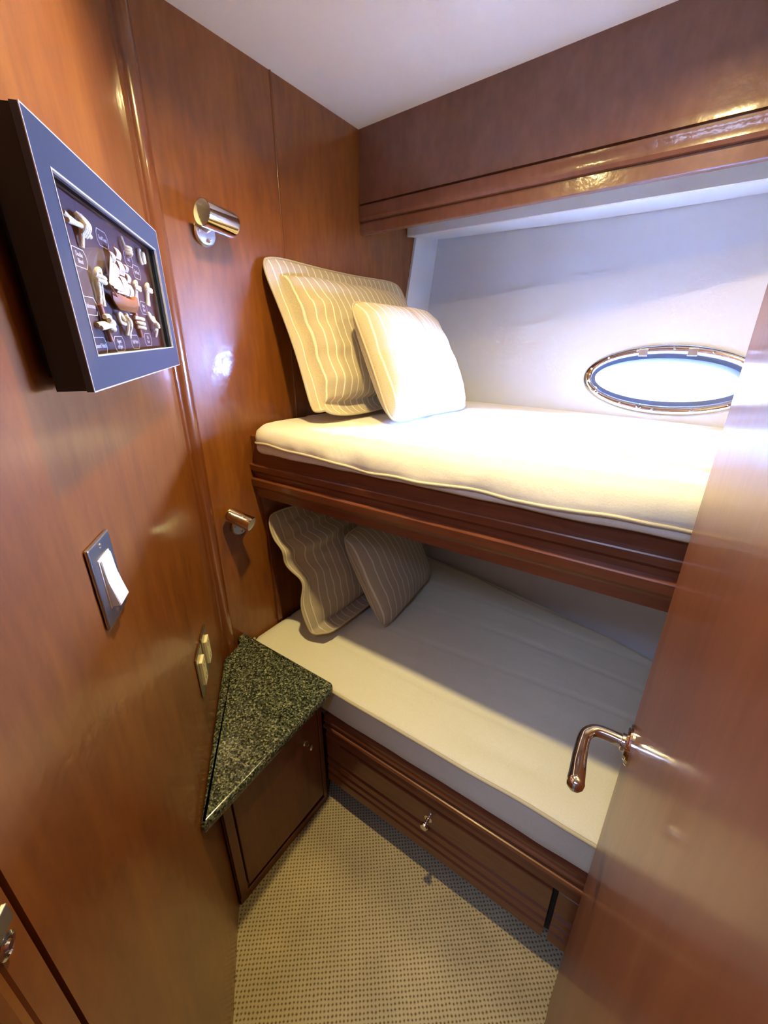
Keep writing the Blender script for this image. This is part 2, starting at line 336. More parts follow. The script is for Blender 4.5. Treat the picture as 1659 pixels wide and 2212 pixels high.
# hull wall with the oval opening
PC = (-0.048, 1.408); PA, PB = 0.235, 0.092
def hull_mesh(bm, x0, x1, z0, z1, a_, b_, rings=46, off=0.0):
    ang = sorted([2 * math.pi * k / 128 for k in range(128)] + [math.atan2(z - PC[1], x - PC[0]) % (2 * math.pi) for x in (x0, x1) for z in (z0, z1)])
    prev = None; first = None
    allr = []
    for r in range(rings + 1):
        t_ = (r / rings) ** 1.3; row = []
        for th in ang:
            c_, s_ = math.cos(th), math.sin(th)
            kx = ((x1 if c_ > 0 else x0) - PC[0]) / c_ if abs(c_) > 1e-9 else 1e9
            kz = ((z1 if s_ > 0 else z0) - PC[1]) / s_ if abs(s_) > 1e-9 else 1e9
            k_ = min(kx, kz); R1 = a_ * b_ / math.hypot(b_ * c_, a_ * s_)
            rad = R1 + (k_ - R1) * t_
            x, z = PC[0] + c_ * rad, PC[1] + s_ * rad
            row.append(bm.verts.new((x, hull_y(x, z) + off, z)))
        allr.append(row)
    m_ = len(ang)
    for A, C_ in zip(allr, allr[1:]):
        for k in range(m_): bm.faces.new((A[k], A[(k + 1) % m_], C_[(k + 1) % m_], C_[k]))
    return allr
bm = B(); A = hull_mesh(bm, HW, XE + 0.02, 0.0, 2.24, PA, PB); C2 = hull_mesh(bm, HW, XE + 0.02, 0.0, 2.24, PA, PB, off=0.06)
for k in range(len(A[0])):
    k2 = (k + 1) % len(A[0]); bm.faces.new((A[0][k], A[0][k2], C2[0][k2], C2[0][k])); bm.faces.new((A[-1][k], A[-1][k2], C2[-1][k2], C2[-1][k]))
struct(link('wall_hull', bm, 'hull', smooth=30))
# porthole
win = thing('window_1', 'oval chrome porthole in the grey hull wall above the upper bunk', 'porthole', (PC[0], hull_y(*PC), PC[1]))
del win['category']; win['kind'] = 'structure'
NH = Vector((0.22, -1, 0.25)).normalized()
def el(th, a_, b_, out=0.0):
    x = PC[0] + a_ * math.cos(th); z = PC[1] + b_ * math.sin(th)
    return Vector((x, hull_y(x, z), z)) + NH * out
def el_ring(bm, prof, seg=120):
    rows = [[bm.verts.new(el(2 * math.pi * k / seg, PA + da, PB + da, o_)) for da, o_ in prof] for k in range(seg)]
    q = len(prof)
    for k in range(seg):
        A_, B_ = rows[k], rows[(k + 1) % seg]
        for j in range(q): bm.faces.new((A_[j], A_[(j + 1) % q], B_[(j + 1) % q], B_[j]))
bm = B(); el_ring(bm, [(0.017, 0.0), (0.0165, 0.004), (0.013, 0.008), (0.008, 0.0105), (0.002, 0.0115), (-0.005, 0.0105), (-0.010, 0.0075), (-0.0135, 0.003), (-0.014, -0.004), (-0.010, -0.004)])
frame = link('window_frame', bm, 'chrome', win, smooth=60)
bm = B(); el_ring(bm, [(-0.002, 0.002), (-0.016, 0.004), (-0.026, 0.001), (-0.029, -0.006), (-0.030, -0.03), (-0.002, -0.03)]); link('gasket', bm, 'rubber', win, smooth=35)
bm = B(); vs = [bm.verts.new(el(2 * math.pi * k / 96, PA - 0.01, PB - 0.01, -0.022)) for k in range(96)]; bm.faces.new(vs)
link('pane', bm, 'glass', win, recalc=False)
for k in range(14):
    th = 2 * math.pi * (k + 0.4) / 14; bm = B(); lathe(bm, [(0, -0.001), (0.0042, -0.001), (0.0042, 0.0008), (0.003, 0.0022), (0, 0.0025)], el(th, PA + 0.002, PB + 0.002, 0.0108), NH, 14)
    link('screw', bm, 'satin', frame, smooth=30)
for th in (math.radians(109), math.radians(75)):
    bm = B(); p = el(th, PA - 0.004, PB - 0.004, 0.010); box(bm, (-0.013, -0.003, -0.014), (0.013, 0.003, 0.010), 0.0015, Matrix.Translation(p) @ Matrix.Rotation(-0.12, 4, 'Z'))
    link('hinge_clip', bm, 'satin', win)
for th in (math.radians(208), math.radians(257), math.radians(325)):
    bm = B(); lathe(bm, [(0, 0), (0.0085, 0), (0.0085, 0.006), (0.006, 0.009), (0.003, 0.009), (0.002, 0.007), (0, 0.007)], el(th, PA - 0.002, PB - 0.002, 0.0095), NH, 20); link('dog_screw', bm, 'chrome', win, smooth=30)

# overhead wood valence with two routed grooves
vz = 1.897
prof = [(1.424, vz), (1.420, vz + .002), (1.420, 1.930), (1.428, 1.932), (1.428, 1.936), (1.418, 1.939), (1.415, 1.948), (1.417, 1.962), (1.414, 1.972), (1.414, 1.983), (1.428, 1.985), (1.428, 1.989), (1.418, 1.991), (1.419, 2.012), (1.421, 2.017), (1.421, 2.24), (1.442, 2.24), (1.442, vz)]
bm = B(); sweep_x(bm, prof, HW + 0.001, XE)
tag(link('wood_valence', bm, 'wood_val', smooth=25), 'glossy reddish wood valence with routed grooves hanging from ceiling over the bunks', 'valence')
# white header beam along the hull
bm = B(); rows = []
for k in range(25):
    x = HW + 0.013 + (XE - HW - 0.02) * k / 24; t_ = (x - HW) / 1.19
    yf = 1.73 - 0.13 * t_; zb = 1.945 - 0.045 * t_; zt = 1.983 - 0.04 * t_; ybk = hull_y(x, 2.0) - 0.012; zbk = 1.985 - 0.08 * min(t_, 1.0)
    if ybk < yf + 0.03: ybk = yf + 0.03
    rows.append([bm.verts.new(p) for p in ((x, yf, zb + 0.003), (x, yf, zt), (x, yf + 0.02, zt), (x, ybk, 2.02), (x, hull_y(x, zbk) - 0.004 if hull_y(x, zbk) - 0.004 > yf + 0.02 else yf + 0.02, zbk), (x, yf + 0.003, zb))])
for A_, B_ in zip(rows, rows[1:]):
    for j in range(6): bm.faces.new((A_[j], A_[(j + 1) % 6], B_[(j + 1) % 6], B_[j]))
bm.faces.new(rows[0]); bm.faces.new(list(reversed(rows[-1])))
tag(link('header_beam', bm, 'white_paint', smooth=25), 'white header beam across the hull wall behind the wood valence', 'beam')

# ------------------------------------------------------------------ door with lever handle
DX, DY = 0.054, 0.628
door = thing('door_1', 'open cherry wood cabin door with chrome lever at right', 'door', (DX + 0.02, -0.15, 0.0)); del door['category']; door['kind'] = 'structure'
bm = B(); box(bm, (DX, -0.20, 0.02), (DX + 0.034, DY, 2.05), 0.0012); link('door_leaf', bm, 'wood_door', door)
RY, RZ = 0.562, 0.958
hd = bpy.data.objects.new('door_handle', None); COL.objects.link(hd); hd.parent = door; hd.matrix_basis = wm(door).inverted() @ Matrix.Translation((DX, RY, RZ)); hd['label'] = 'polished chrome lever handle with round rosette'
bm = B(); lathe(bm, [(0, 0), (0.030, 0), (0.030, 0.003), (0.028, 0.006), (0.024, 0.0065), (0.022, 0.009), (0.013, 0.010), (0.013, 0.014), (0.0108, 0.015), (0, 0.015)], (DX, RY, RZ), (-1, 0, 0), 48)
link('rosette', bm, 'chrome', hd, smooth=30)
bm = B(); pts = catmull([(DX - 0.008, RY, RZ), (DX - 0.030, RY, RZ + 0.001), (DX - 0.048, RY - 0.003, RZ + 0.001), (DX - 0.058, RY - 0.014, RZ), (DX - 0.061, RY - 0.03, RZ - 0.002), (DX - 0.060, RY - 0.06, RZ - 0.004), (DX - 0.058, RY - 0.085, RZ - 0.006), (DX - 0.057, RY - 0.100, RZ - 0.007)], 8)
rad = [0.0092] * len(pts)
for k in range(len(pts)):
    t_ = k / (len(pts) - 1); rad[k] = 0.0098 - 0.0008 * math.sin(t_ * 3) + (0.0022 * max(0, (t_ - 0.5) * 2))
pe = pts[-1]; dirn = (pts[-1] - pts[-2]).normalized()
for a in (30, 55, 75, 88): pts.append(pe + dirn * 0.0118 * math.sin(math.radians(a))); rad.append(0.0118 * math.cos(math.radians(a)))
tube(bm, pts, rad, 22); link('lever', bm, 'chrome', hd, smooth=40)

# strike keeper on the door frame beside the left wall
kp = thing('strike_keeper', 'small chrome latch keeper on wooden door frame at lower left', 'latch', lw(0.985, 0.002, 1.09))
bm = B(); mt = Matrix((( -D.x, N.x, 0, 0), (-D.y, N.y, 0, 0), (0, 0, 1, 0), (0, 0, 0, 1)))
T = Matrix.Translation(lw(1.004, 0.001, 1.098)) @ mt
box(bm, (-0.014, 0, -0.001), (0.016, 0.004, 0.017), 0.001, T); link('plate', bm, 'satin', kp)
bm = B(); lathe(bm, [(0, 0), (0.009, 0), (0.009, 0.004), (0.007, 0.005), (0.006, 0.004), (0.004, 0.004), (0.003, 0.006), (0, 0.006)], T @ Vector((0.002, 0.0, -0.010)), N, 28); link('keeper_ring', bm, 'chrome', kp, smooth=30)

# ------------------------------------------------------------------ upper bunk
ub = thing('upper_bunk', 'upper bunk with moulded dark mahogany front board', 'bunk bed', (HW + 0.01, 0.83, 1.045))
def ledge_prof(y0, zs, back):
    pass
up = [(0.846, 1.249), (0.8255, 1.249), (0.824, 1.247), (0.824, 1.162), (0.8095, 1.159), (0.808, 1.156), (0.8095, 1.139), (0.820, 1.129), (0.8225, 1.114), (0.808, 1.111), (0.8065, 1.108), (0.808, 1.088), (0.818, 1.077), (0.820, 1.072), (0.820, 1.047), (0.846, 1.045)]
bm = B(); sweep_x(bm, up, HW + 0.001, XE - 0.002); link('front_board', bm, 'wood_rail', ub)
bm = B(); poly_prism(bm, [Vector((x, 0.848, z)) for x, z in ((HW + 0.002, 1.075), (XE - 0.003, 1.075), (XE - 0.003, 1.118), (HW + 0.002, 1.118))], (0, 0.5, 0))
bm.free(); bm = B(); top = []; 
xs = [HW + 0.003 + (XE - HW - 0.006) * k / 20 for k in range(21)]
poly_prism(bm, [Vector((xs[0], 0.847, 1.08))] + [Vector((x, hull_y(x, 1.1) - 0.006, 1.08)) for x in xs] + [Vector((xs[-1], 0.847, 1.08))], (0, 0, 0.04)); link('platform', bm, 'white_paint', ub)
# curved bracket and stile against the head wall
bm = B(); pr = [(0.829, 1.044), (0.860, 1.044), (0.860, 0.535), (0.842, 0.535), (0.842, 0.90), (0.840, 0.96), (0.834, 1.00), (0.829, 1.02)]
poly_prism(bm, [Vector((HW + 0.001, y, z)) for y, z in pr], (0.012, 0, 0)); link('wall_stile', bm, 'wood_rail', ub, smooth=30)

def noisy(p, sc, amp, seed=0): return amp * noise.noise(Vector(p) * sc + Vector((seed, seed * 1.7, 0)))
def mattress_mesh(sec_f, x0, x1, nx, ztop, yf, inset, amp, seed, top_n=40, extra=None, creases=None):
    """cross section lists (y, z) front part, then top grid to the hull, then back"""
    bm = B(); rows = []
    for i in range(nx + 1):
        x = x0 + (x1 - x0) * i / nx; row = []
        e = max(0.0, 1 - (x - x0) / 0.05); sh = 0.035 * e * e; dz_e = -0.015 * e ** 3
        for y, z in sec_f(x): row.append(Vector((x, y + sh * (1 if y < yf + 0.04 else 0.2), z + (dz_e if z > ztop - 0.02 else 0))))
        ys = row[-1].y; yb = hull_y(x, ztop) - inset
        for j in range(1, top_n):
            t_ = j / top_n; y = ys + (yb - ys) * t_
            edge = min(1.0, (t_ * (yb - ys)) / 0.05, ((1 - t_) * (yb - ys)) / 0.05)
            z = ztop + dz_e + noisy((x, y, 0), 3.0, amp, seed) * edge + noisy((x * 0.6, y * 2.2, 3), 7.0, amp * 0.5, seed) * edge
            if extra: z += extra(x, y) * edge
            row.append(Vector((x, y, z)))
        row.append(Vector((x, yb - 0.002, ztop - 0.006))); row.append(Vector((x, yb + 0.003, ztop - 0.03)))
        row.append(Vector((x, hull_y(x, sec_f(x)[0][1]) - inset - 0.006, sec_f(x)[0][1])))
        rows.append([bm.verts.new(p) for p in row])
    q = len(rows[0])
    for A_, B_ in zip(rows, rows[1:]):
        for j in range(q): bm.faces.new((A_[j], A_[(j + 1) % q], B_[(j + 1) % q], B_[j]))
    bm.faces.new(rows[0]); bm.faces.new(list(reversed(rows[-1])))
    return bm
def u_pipe(x): return (0.798 + 0.002 * math.sin(x * 17) + noisy((x, 0, 0), 12, 0.005, 4), 1.236 - 0.020 * min(1, (x - HW) / 0.5) + noisy((x, 0, 0), 9, 0.010, 9))
def up_sec(x):
    w_ = noisy((x, 0, 0), 8, 0.004, 2); py, pz = u_pipe(x); b_ = 1.204 - 0.008 * min(1, (x - HW) / 1.0) + noisy((x, 2, 0), 9, 0.004, 5)
    w_ += noisy((x, 5, 0), 26, 0.005, 2) * max(0.35, 1 - (x - HW) / 0.6)
    return [(0.850, 1.125), (0.850, 1.252), (0.8215, 1.252), (0.8205, b_ + 0.003), (0.812, b_ - 0.003), (0.803 + w_, b_ + 0.003), (0.801 + w_ * 0.5, b_ + 0.010), (py + 0.003, pz - 0.002), (py, pz + 0.004), (0.799 + w_, pz + 0.016), (0.806 + w_, 1.266), (0.818 + w_, 1.277), (0.835, 1.284), (0.855, 1.287)]
def u_extra(x, y):
    # long lengthwise ridges of the rumpled cover
    r = 0.0
    for y0, a, wd in ((1.02, 0.005, 0.012), (1.22, 0.006, 0.03), (1.38, 0.005, 0.022), (1.52, 0.004, 0.02)):
        yy = y0 + 0.03 * math.sin(x * 4 + y0 * 9) - 0.10 * (x + 0.4); r += a * math.exp(-((y - yy) / wd) ** 2) * (0.5 + 0.5 * math.sin(x * 5 + y0 * 20)) 
    r += 0.006 * math.exp(-((y - 0.86) / 0.05) ** 2) * noise.noise(Vector((x * 14, y * 3, 0)))
    return r
um = thing('bunk_mattress', 'cream covered mattress on the upper bunk, lit by the porthole', 'mattress', (HW + 0.02, 0.9, 1.13), 'bunk mattresses')
bm = mattress_mesh(up_sec, HW + 0.018, XE - 0.01, 200, 1.287, 0.80, 0.012, 0.004, 1, 60, u_extra); link('mattress_cover', bm, 'sheet', um, smooth=True)
bm = B(); pts = []
for k in range(220):
    x = HW + 0.022 + (XE - HW - 0.035) * k / 219; py, pz = u_pipe(x); e = max(0, 1 - (x - HW - 0.018) / 0.05); pts.append((x, py - 0.0005 + 0.035 * e * e, pz))
tube(bm, pts, 0.0040, 8); link('piping', bm, 'sheet_piping', um, smooth=True)

# ------------------------------------------------------------------ lower bunk
lb = thing('lower_bunk', 'lower bunk base with moulded dark wood front and drawer', 'bunk bed', (-0.2, 0.72, 0.0))
P_up = [(0.728, 0.404), (0.704, 0.404), (0.702, 0.400), (0.703, 0.386), (0.699, 0.381), (0.699, 0.374), (0.706, 0.369), (0.708, 0.364), (0.696, 0.361), (0.694, 0.357), (0.695, 0.350), (0.705, 0.338), (0.708, 0.330), (0.704, 0.318), (0.702, 0.306), (0.708, 0.300)]
P_lo = [(0.708, 0.300), (0.7045, 0.297), (0.704, 0.215), (0.711, 0.206), (0.703, 0.198), (0.702, 0.180), (0.711, 0.171), (0.703, 0.163), (0.701, 0.146), (0.710, 0.138), (0.702, 0.130), (0.701, 0.099), (0.728, 0.098)]
x_l, x_r, d0, d1 = HW + 0.002, XE - 0.002, -0.664, 0.004
bm = B(); sweep_x(bm, P_up + [(0.728, 0.300)], -0.7255, x_r); link('top_rail', bm, 'wood_rail', lb)
for a, b_ in ((-0.7255, d0 - 0.0015), (d1 + 0.013, x_r)):
    bm = B(); sweep_x(bm, [(0.728, 0.2995)] + P_lo, a, b_); link('side_stile', bm, 'wood_rail', lb)
bm = B(); sweep_x(bm, [(0.726, 0.296), (0.7015, 0.2955), (0.700, 0.292), (0.700, 0.217), (0.7065, 0.207), (0.6995, 0.199), (0.6985, 0.181), (0.7065, 0.172), (0.6995, 0.164), (0.6985, 0.147), (0.706, 0.139), (0.6995, 0.131), (0.699, 0.100), (0.726, 0.100)], d0, d1)
dr = link('drawer_front', bm, 'wood_rail', lb)
def knob(parent, p, ax, s=1.0):
    bm = B(); lathe(bm, [(0, 0), (0.0095 * s, 0), (0.0095 * s, 0.002), (0.005 * s, 0.003), (0.0042 * s, 0.006), (0.0045 * s, 0.016), (0.0075 * s, 0.018), (0.0095 * s, 0.021), (0.0098 * s, 0.026), (0.008 * s, 0.030), (0.004 * s, 0.0315), (0, 0.0318)], p, ax, 28)
    return link('knob', bm, 'chrome', parent, smooth=30)
knob(dr, (-0.332, 0.700, 0.249), (0, -1, 0), 1.25)
bm = B(); box(bm, (d1 + 0.001, 0.722, 0.1), (d1 + 0.0125, 0.724, 0.292)); link('gap_liner', bm, 'dark', lb)
bm = B(); box(bm, (-0.735, 0.80, 0.0), (x_r, 0.812, 0.11)); link('toe_kick', bm, 'wood_cab', lb)
xs = [x_l + (x_r - x_l) * k / 20 for k in range(21)]
bm = B(); poly_prism(bm, [Vector((x_l, 0.73, 0.36))] + [Vector((x, hull_y(x, 0.38) - 0.008, 0.36)) for x in xs] + [Vector((x_r, 0.73, 0.36))], (0, 0, 0.04)); link('platform', bm, 'white_paint', lb)
def l_top(x): return (0.699 + noisy((x, 0, 0), 5, 0.004, 7), 0.524 + noisy((x, 4, 0), 6, 0.004, 3))
def lo_sec(x):
    py, pz = l_top(x); w_ = noisy((x, 8, 0), 11, 0.003, 2)
    return [(0.735, 0.402), (0.714, 0.406), (0.708 + w_, 0.415), (0.706 + w_, 0.440), (0.705 + w_, 0.48), (0.703 + w_ * .5, 0.505), (py + 0.003, pz - 0.003), (py + 0.003, pz + 0.003), (0.715, 0.530), (0.74, 0.531)]
def l_extra(x, y):
    r = -0.0030 * sum(math.exp(-((y - yy - 0.03 * math.sin(x * 3 + yy * 7)) / 0.006) ** 2) for yy in (0.90, 1.07, 1.23, 1.39))
    r += 0.004 * math.exp(-((y - 0.80 - 0.1 * x) / 0.03) ** 2) * math.sin(x * 9)
    return r
lm = thing('bunk_mattress', 'cream sheeted mattress on the lower bunk, beside the granite counter', 'mattress', (HW + 0.02, 0.8, 0.40), 'bunk mattresses')
bm = mattress_mesh(lo_sec, HW + 0.006, XE - 0.01, 170, 0.531, 0.70, 0.014, 0.003, 5, 70, l_extra); link('mattress_cover', bm, 'sheet2', lm, smooth=True)
bm = B(); tube(bm, [(x, l_top(x)[0] + 0.035 * max(0, 1 - (x - HW - 0.006) / 0.05) ** 2, l_top(x)[1] + 0.001) for x in [HW + 0.01 + (XE - HW - 0.03) * k / 180 for k in range(181)]], 0.0048, 8); link('piping', bm, 'sheet_piping', lm, smooth=True)
bm = B(); tube(bm, [(x, hull_y(x, 0.53) - 0.03 - 0.02 * math.sin(x * 5) ** 2, 0.5315) for x in [HW + 0.02 + (XE - HW - 0.04) * k / 120 for k in range(121)]], 0.0040, 8); link('piping', bm, 'sheet_piping', lm, smooth=True)

# ------------------------------------------------------------------ corner cabinet and granite top
CX = -0.735
def lw_y(x): return P0.y - (x - P0.x) * 0.648 / 0.7615       # left wall line
cb = thing('corner_cabinet', 'low triangular wood corner cabinet under the dark granite top', 'cabinet', (-0.85, 0.55, 0.0))
yl = lw_y(CX) + 0.002
bm = B(); poly_prism(bm, [Vector((CX - 0.001, yl + 0.004, 0.0)), Vector((CX - 0.001, 0.693, 0.0)), Vector((HW + 0.003, 0.693, 0.0)), Vector((HW + 0.003, 0.663, 0)), Vector((HW + 0.045, 0.62, 0))], (0, 0, 0.538)); link('cabinet_body', bm, 'wood_cab', cb)
bm = B(); box(bm, (CX, yl + 0.035, 0.052), (CX + 0.010, 0.672, 0.522), 0.0025); cd = link('cabinet_door', bm, 'wood_cab', cb)
bm = B(); box(bm, (CX, 0.676, 0.03), (CX + 0.008, 0.692, 0.536), 0.002); link('door_stile', bm, 'wood_cab', cb)
bm = B(); box(bm, (CX, yl + 0.006, 0.03), (CX + 0.008, yl + 0.031, 0.536), 0.002); link('door_stile', bm, 'wood_cab', cb)
bm = B(); box(bm, (CX, yl + 0.004, 0.0), (CX + 0.006, 0.692, 0.028), 0.002); link('base_rail', bm, 'wood_cab', cb)
knob(cd, (CX + 0.010, 0.612, 0.362), (1, 0, 0), 0.95)
# granite slab with rounded edge
def round_poly(pts, rads, seg=8):
    out = []; n_ = len(pts)
    for i in range(n_):
        p = Vector(pts[i]); a = (Vector(pts[i - 1]) - p); b_ = (Vector(pts[(i + 1) % n_]) - p); r = rads[i]
        if r <= 0: out.append(p); continue
        a.normalize(); b_.normalize(); ang = a.angle(b_); d_ = r / math.tan(ang / 2); bis = (a + b_).normalized(); c_ = p + bis * (r / math.sin(ang / 2))
        s_ = p + a * d_ - c_; e_ = p + b_ * d_ - c_; tot = s_.angle(e_); sg = 1 if s_.cross(e_).z > 0 else -1
        for k in range(seg + 1): out.append(c_ + Matrix.Rotation(sg * tot * k / seg, 3, 'Z') @ s_)
    return out
tip_x = -0.628
G = [(tip_x, lw_y(tip_x) + 0.0015, 0), (-0.660, 0.694, 0), (HW + 0.002, 0.694, 0), (HW + 0.002, 0.668, 0), (HW + 0.036, 0.650, 0), (HW + 0.050, 0.612, 0), (HW + 0.062, lw_y(HW + 0.062) + 0.0015, 0)]
gp = round_poly(G, [0.006, 0.022, 0.0, 0.0, 0.012, 0.006, 0.0])
bm = B(); rows = []
cen = Vector((-0.82, 0.55, 0))
n_ = len(gp)
def inset(d_):
    res = []
    for i in range(n_):
        p = gp[i]; a = (p - gp[i - 1]); b_ = (gp[(i + 1) % n_] - p)
        na = Vector((-a.y, a.x, 0)).normalized(); nb = Vector((-b_.y, b_.x, 0)).normalized(); nn = na + nb
        nn = nn.normalized() / max(0.35, math.cos(na.angle(nb) / 2)) if nn.length > 1e-6 else na
        res.append(p + nn * d_)
    return res
for d_, z in ((0.008, 0.541), (0.002, 0.543), (0.0, 0.548), (0.0, 0.562), (0.002, 0.567), (0.005, 0.5695), (0.010, 0.5705)):
    rows.append([bm.verts.new(p + Vector((0, 0, z))) for p in inset(d_)])
for A_, B_ in zip(rows, rows[1:]):
    for k in range(n_): bm.faces.new((A_[k], A_[(k + 1) % n_], B_[(k + 1) % n_], B_[k]))
bm.faces.new(rows[0]); bm.faces.new(rows[-1])
tag(link('granite_countertop', bm, 'granite', smooth=35), 'triangular speckled dark green granite countertop on the corner cabinet', 'countertop')

# ------------------------------------------------------------------ pillows
def pillow(name, label, cat, base, wax, vax, width, height, thick, flange, mt_, piping_r, seed, n=8, pinch=0.03, deform=None, wr=0.006, group=None, sag=0.0, sharp=0.5):
    wax = Vector(wax).normalized(); vax = Vector(vax); vax = (vax - wax * vax.dot(wax)).normalized(); nax = wax.cross(vax).normalized()
    if nax.dot(Vector((0, 0, 1.5)) - Vector(base)) < 0: nax = -nax
    mtx = Matrix(((wax.x, nax.x, vax.x, base[0]), (wax.y, nax.y, vax.y, base[1]), (wax.z, nax.z, vax.z, base[2]), (0, 0, 0, 1)))
    if mtx.determinant() < 0:
        mtx = Matrix(((wax.x, -nax.x, vax.x, base[0]), (wax.y, -nax.y, vax.y, base[1]), (wax.z, -nax.z, vax.z, base[2]), (0, 0, 0, 1))); fs = -1
    else: fs = 1
    t = thing(name, label, cat, group=group, mtx=mtx)
    NX, NY = 96, 76; bm = B(); uvl = bm.loops.layers.uv.new('UVMap'); uvs = {}
    def pos(i, j, side):
        a = -1 + 2 * i / NX; b_ = -1 + 2 * j / NY
        mx_ = max(abs(a), abs(b_)); k_ = 1.0
        if mx_ > 1e-6: k_ = mx_ / (abs(a) ** n + abs(b_) ** n) ** (1 / n)
        # keep the inner grid regular, round only towards the rim
        kk = 1 + (k_ - 1) * mx_ ** 4; A_, B_ = a * kk, b_ * kk
        A2 = A_ * (1 - pinch * (1 - b_ * b_)); B2 = B_ * (1 - pinch * (1 - a * a))
        u = A2 * width / 2; v = (B2 + 1) * height / 2
        fx, fy = 1 - flange * 2 / width, 1 - flange * 2 / height
        ia, ib = min(1, abs(a) / fx), min(1, abs(b_) / fy)
        th = thick / 2 * (max(0, 1 - ia ** 2.6) * max(0, 1 - ib ** 2.6)) ** sharp
        rim = min(1, (1 - mx_) * 12)
        w_ = (th if side > 0 or flange == 0 else th * 0.35) + 0.004 * rim
        if side > 0:
            w_ += wr * noise.noise(Vector((u * 7 + seed, v * 9, seed))) * rim + wr * 0.7 * noise.noise(Vector((u * 10, v * 26 + seed, 1))) * rim * min(1, th * 40)
        p = Vector((u, w_ * side * fs, v))
        if sag: p.z -= sag * (1 - a * a) * max(0, b_) 
        if deform: p = deform(p, a, b_, side * fs, fs)
        return p, (u, v)
    grids = []
    for side in (1, -1):
        g = {}
        for i in range(NX + 1):
            for j in range(NY + 1):
                if side == -1 and (i in (0, NX) or j in (0, NY)): g[i, j] = grids[0][i, j]; continue
                p, uv_ = pos(i, j, side); vtx = bm.verts.new(p); uvs[vtx] = uv_; g[i, j] = vtx
        grids.append(g)
        for i in range(NX):
            for j in range(NY):
                q = (g[i, j], g[i + 1, j], g[i + 1, j + 1], g[i, j + 1]); f = bm.faces.new(q)
                for lp in f.loops: lp[uvl].uv = uvs[lp.vert]
    g = grids[0]; rim = [g[i, 0].co.copy() for i in range(NX)] + [g[NX, j].co.copy() for j in range(NY)] + [g[i, NY].co.copy() for i in range(NX, 0, -1)] + [g[0, j].co.copy() for j in range(NY, 0, -1)]
    bmesh.ops.recalc_face_normals(bm, faces=bm.faces)
    me = bpy.data.meshes.new('pillow_cover'); bm.to_mesh(me); bm.free(); me.materials.append(M[mt_])
    for p in me.polygons: p.use_smooth = True
    o = bpy.data.objects.new('pillow_cover', me); COL.objects.link(o); o.parent = t
    bm = B(); tube(bm, rim, piping_r, 8, closed=True)
    me = bpy.data.meshes.new('piping'); bmesh.ops.recalc_face_normals(bm, faces=bm.faces); bm.to_mesh(me); bm.free(); me.materials.append(M['piping'])
    for p in me.polygons: p.use_smooth = True
    o = bpy.data.objects.new('piping', me); COL.objects.link(o); o.parent = t
    return t
def d_us(p, a, b_, sd, fs):
    # lower left creases, bottom rim turns up
    p.y += fs * (-0.006 * math.sin(p.z * 55 + a * 3) * math.exp(-((a + 0.72) / 0.25) ** 2) * (1 if b_ < 0.4 else 0.3)) * (1 - max(abs(a), abs(b_)) ** 6)
    k = max(0, -b_ - 0.84) / 0.16; p.z += 0.012 * k * (0.5 + 0.5 * math.sin(a * 4)); p.y += fs * 0.035 * k * k
    p.x += 0.018 * (1 - b_ * b_) * (1 if a < -0.5 else 0) * abs(a) ** 3
    return p
pillow('pillow_sham', 'large beige striped flanged pillow leaning on wood wall, upper bunk', 'pillow', (-0.872, 1.275, 1.288), (0.03, 1, 0), (-0.385, 0, 0.92), 0.745, 0.520, 0.165, 0.055, 'stripe', 0.0036, 3, n=8, pinch=0.025, deform=d_us, wr=0.007, group='striped pillow shams', sag=0.010, sharp=0.36)
def d_ut(p, a, b_, sd, fs):
    p.x += 0.012 * b_ * (1 if a < 0 else -0.6); return p
pillow('throw_pillow', 'small striped pillow in front of the large sham, upper bunk', 'pillow', (-0.664, 1.262, 1.293), (0.06, 1, -0.01), (-0.46, 0.03, 0.87), 0.475, 0.39, 0.16, 0.0, 'stripe', 0.0034, 11, n=9, pinch=0.035, deform=d_ut, wr=0.005, group='small striped throw pillows', sharp=0.6)
def d_ls(p, a, b_, sd, fs):
    # the left rim is folded inwards halfway up and the top slumps
    g_ = math.exp(-((b_ + 0.10) / 0.22) ** 2) * max(0, -a) ** 3
    p.x += 0.026 * g_; p.y += fs * 0.022 * g_
    h_ = math.exp(-((b_ - 0.42) / 0.13) ** 2) * max(0, -a) ** 2
    p.y += fs * 0.020 * h_
    p.y += fs * (0.018 * math.exp(-((b_ - 0.50 - 0.18 * a) / 0.08) ** 2) - 0.02 * math.exp(-((b_ - 0.68 - 0.18 * a) / 0.07) ** 2)) * (1 - abs(a) ** 6)
    k = max(0, -b_ - 0.80) / 0.2; p.y += fs * 0.045 * k * k; p.z += 0.014 * k * k
    return p
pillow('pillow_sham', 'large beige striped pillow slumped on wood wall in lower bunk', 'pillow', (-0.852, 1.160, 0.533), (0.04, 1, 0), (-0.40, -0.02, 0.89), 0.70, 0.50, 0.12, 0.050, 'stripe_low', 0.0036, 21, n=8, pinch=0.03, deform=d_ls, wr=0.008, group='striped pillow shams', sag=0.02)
pillow('throw_pillow', 'small striped pillow lying against the slumped sham, lower bunk', 'pillow', (-0.725, 1.235, 0.540), (-0.10, 1, -0.0), (-0.44, -0.04, 0.88), 0.455, 0.385, 0.15, 0.0, 'stripe_low', 0.0034, 31, n=9, pinch=0.035, wr=0.005, group='small striped throw pillows', sharp=0.6)

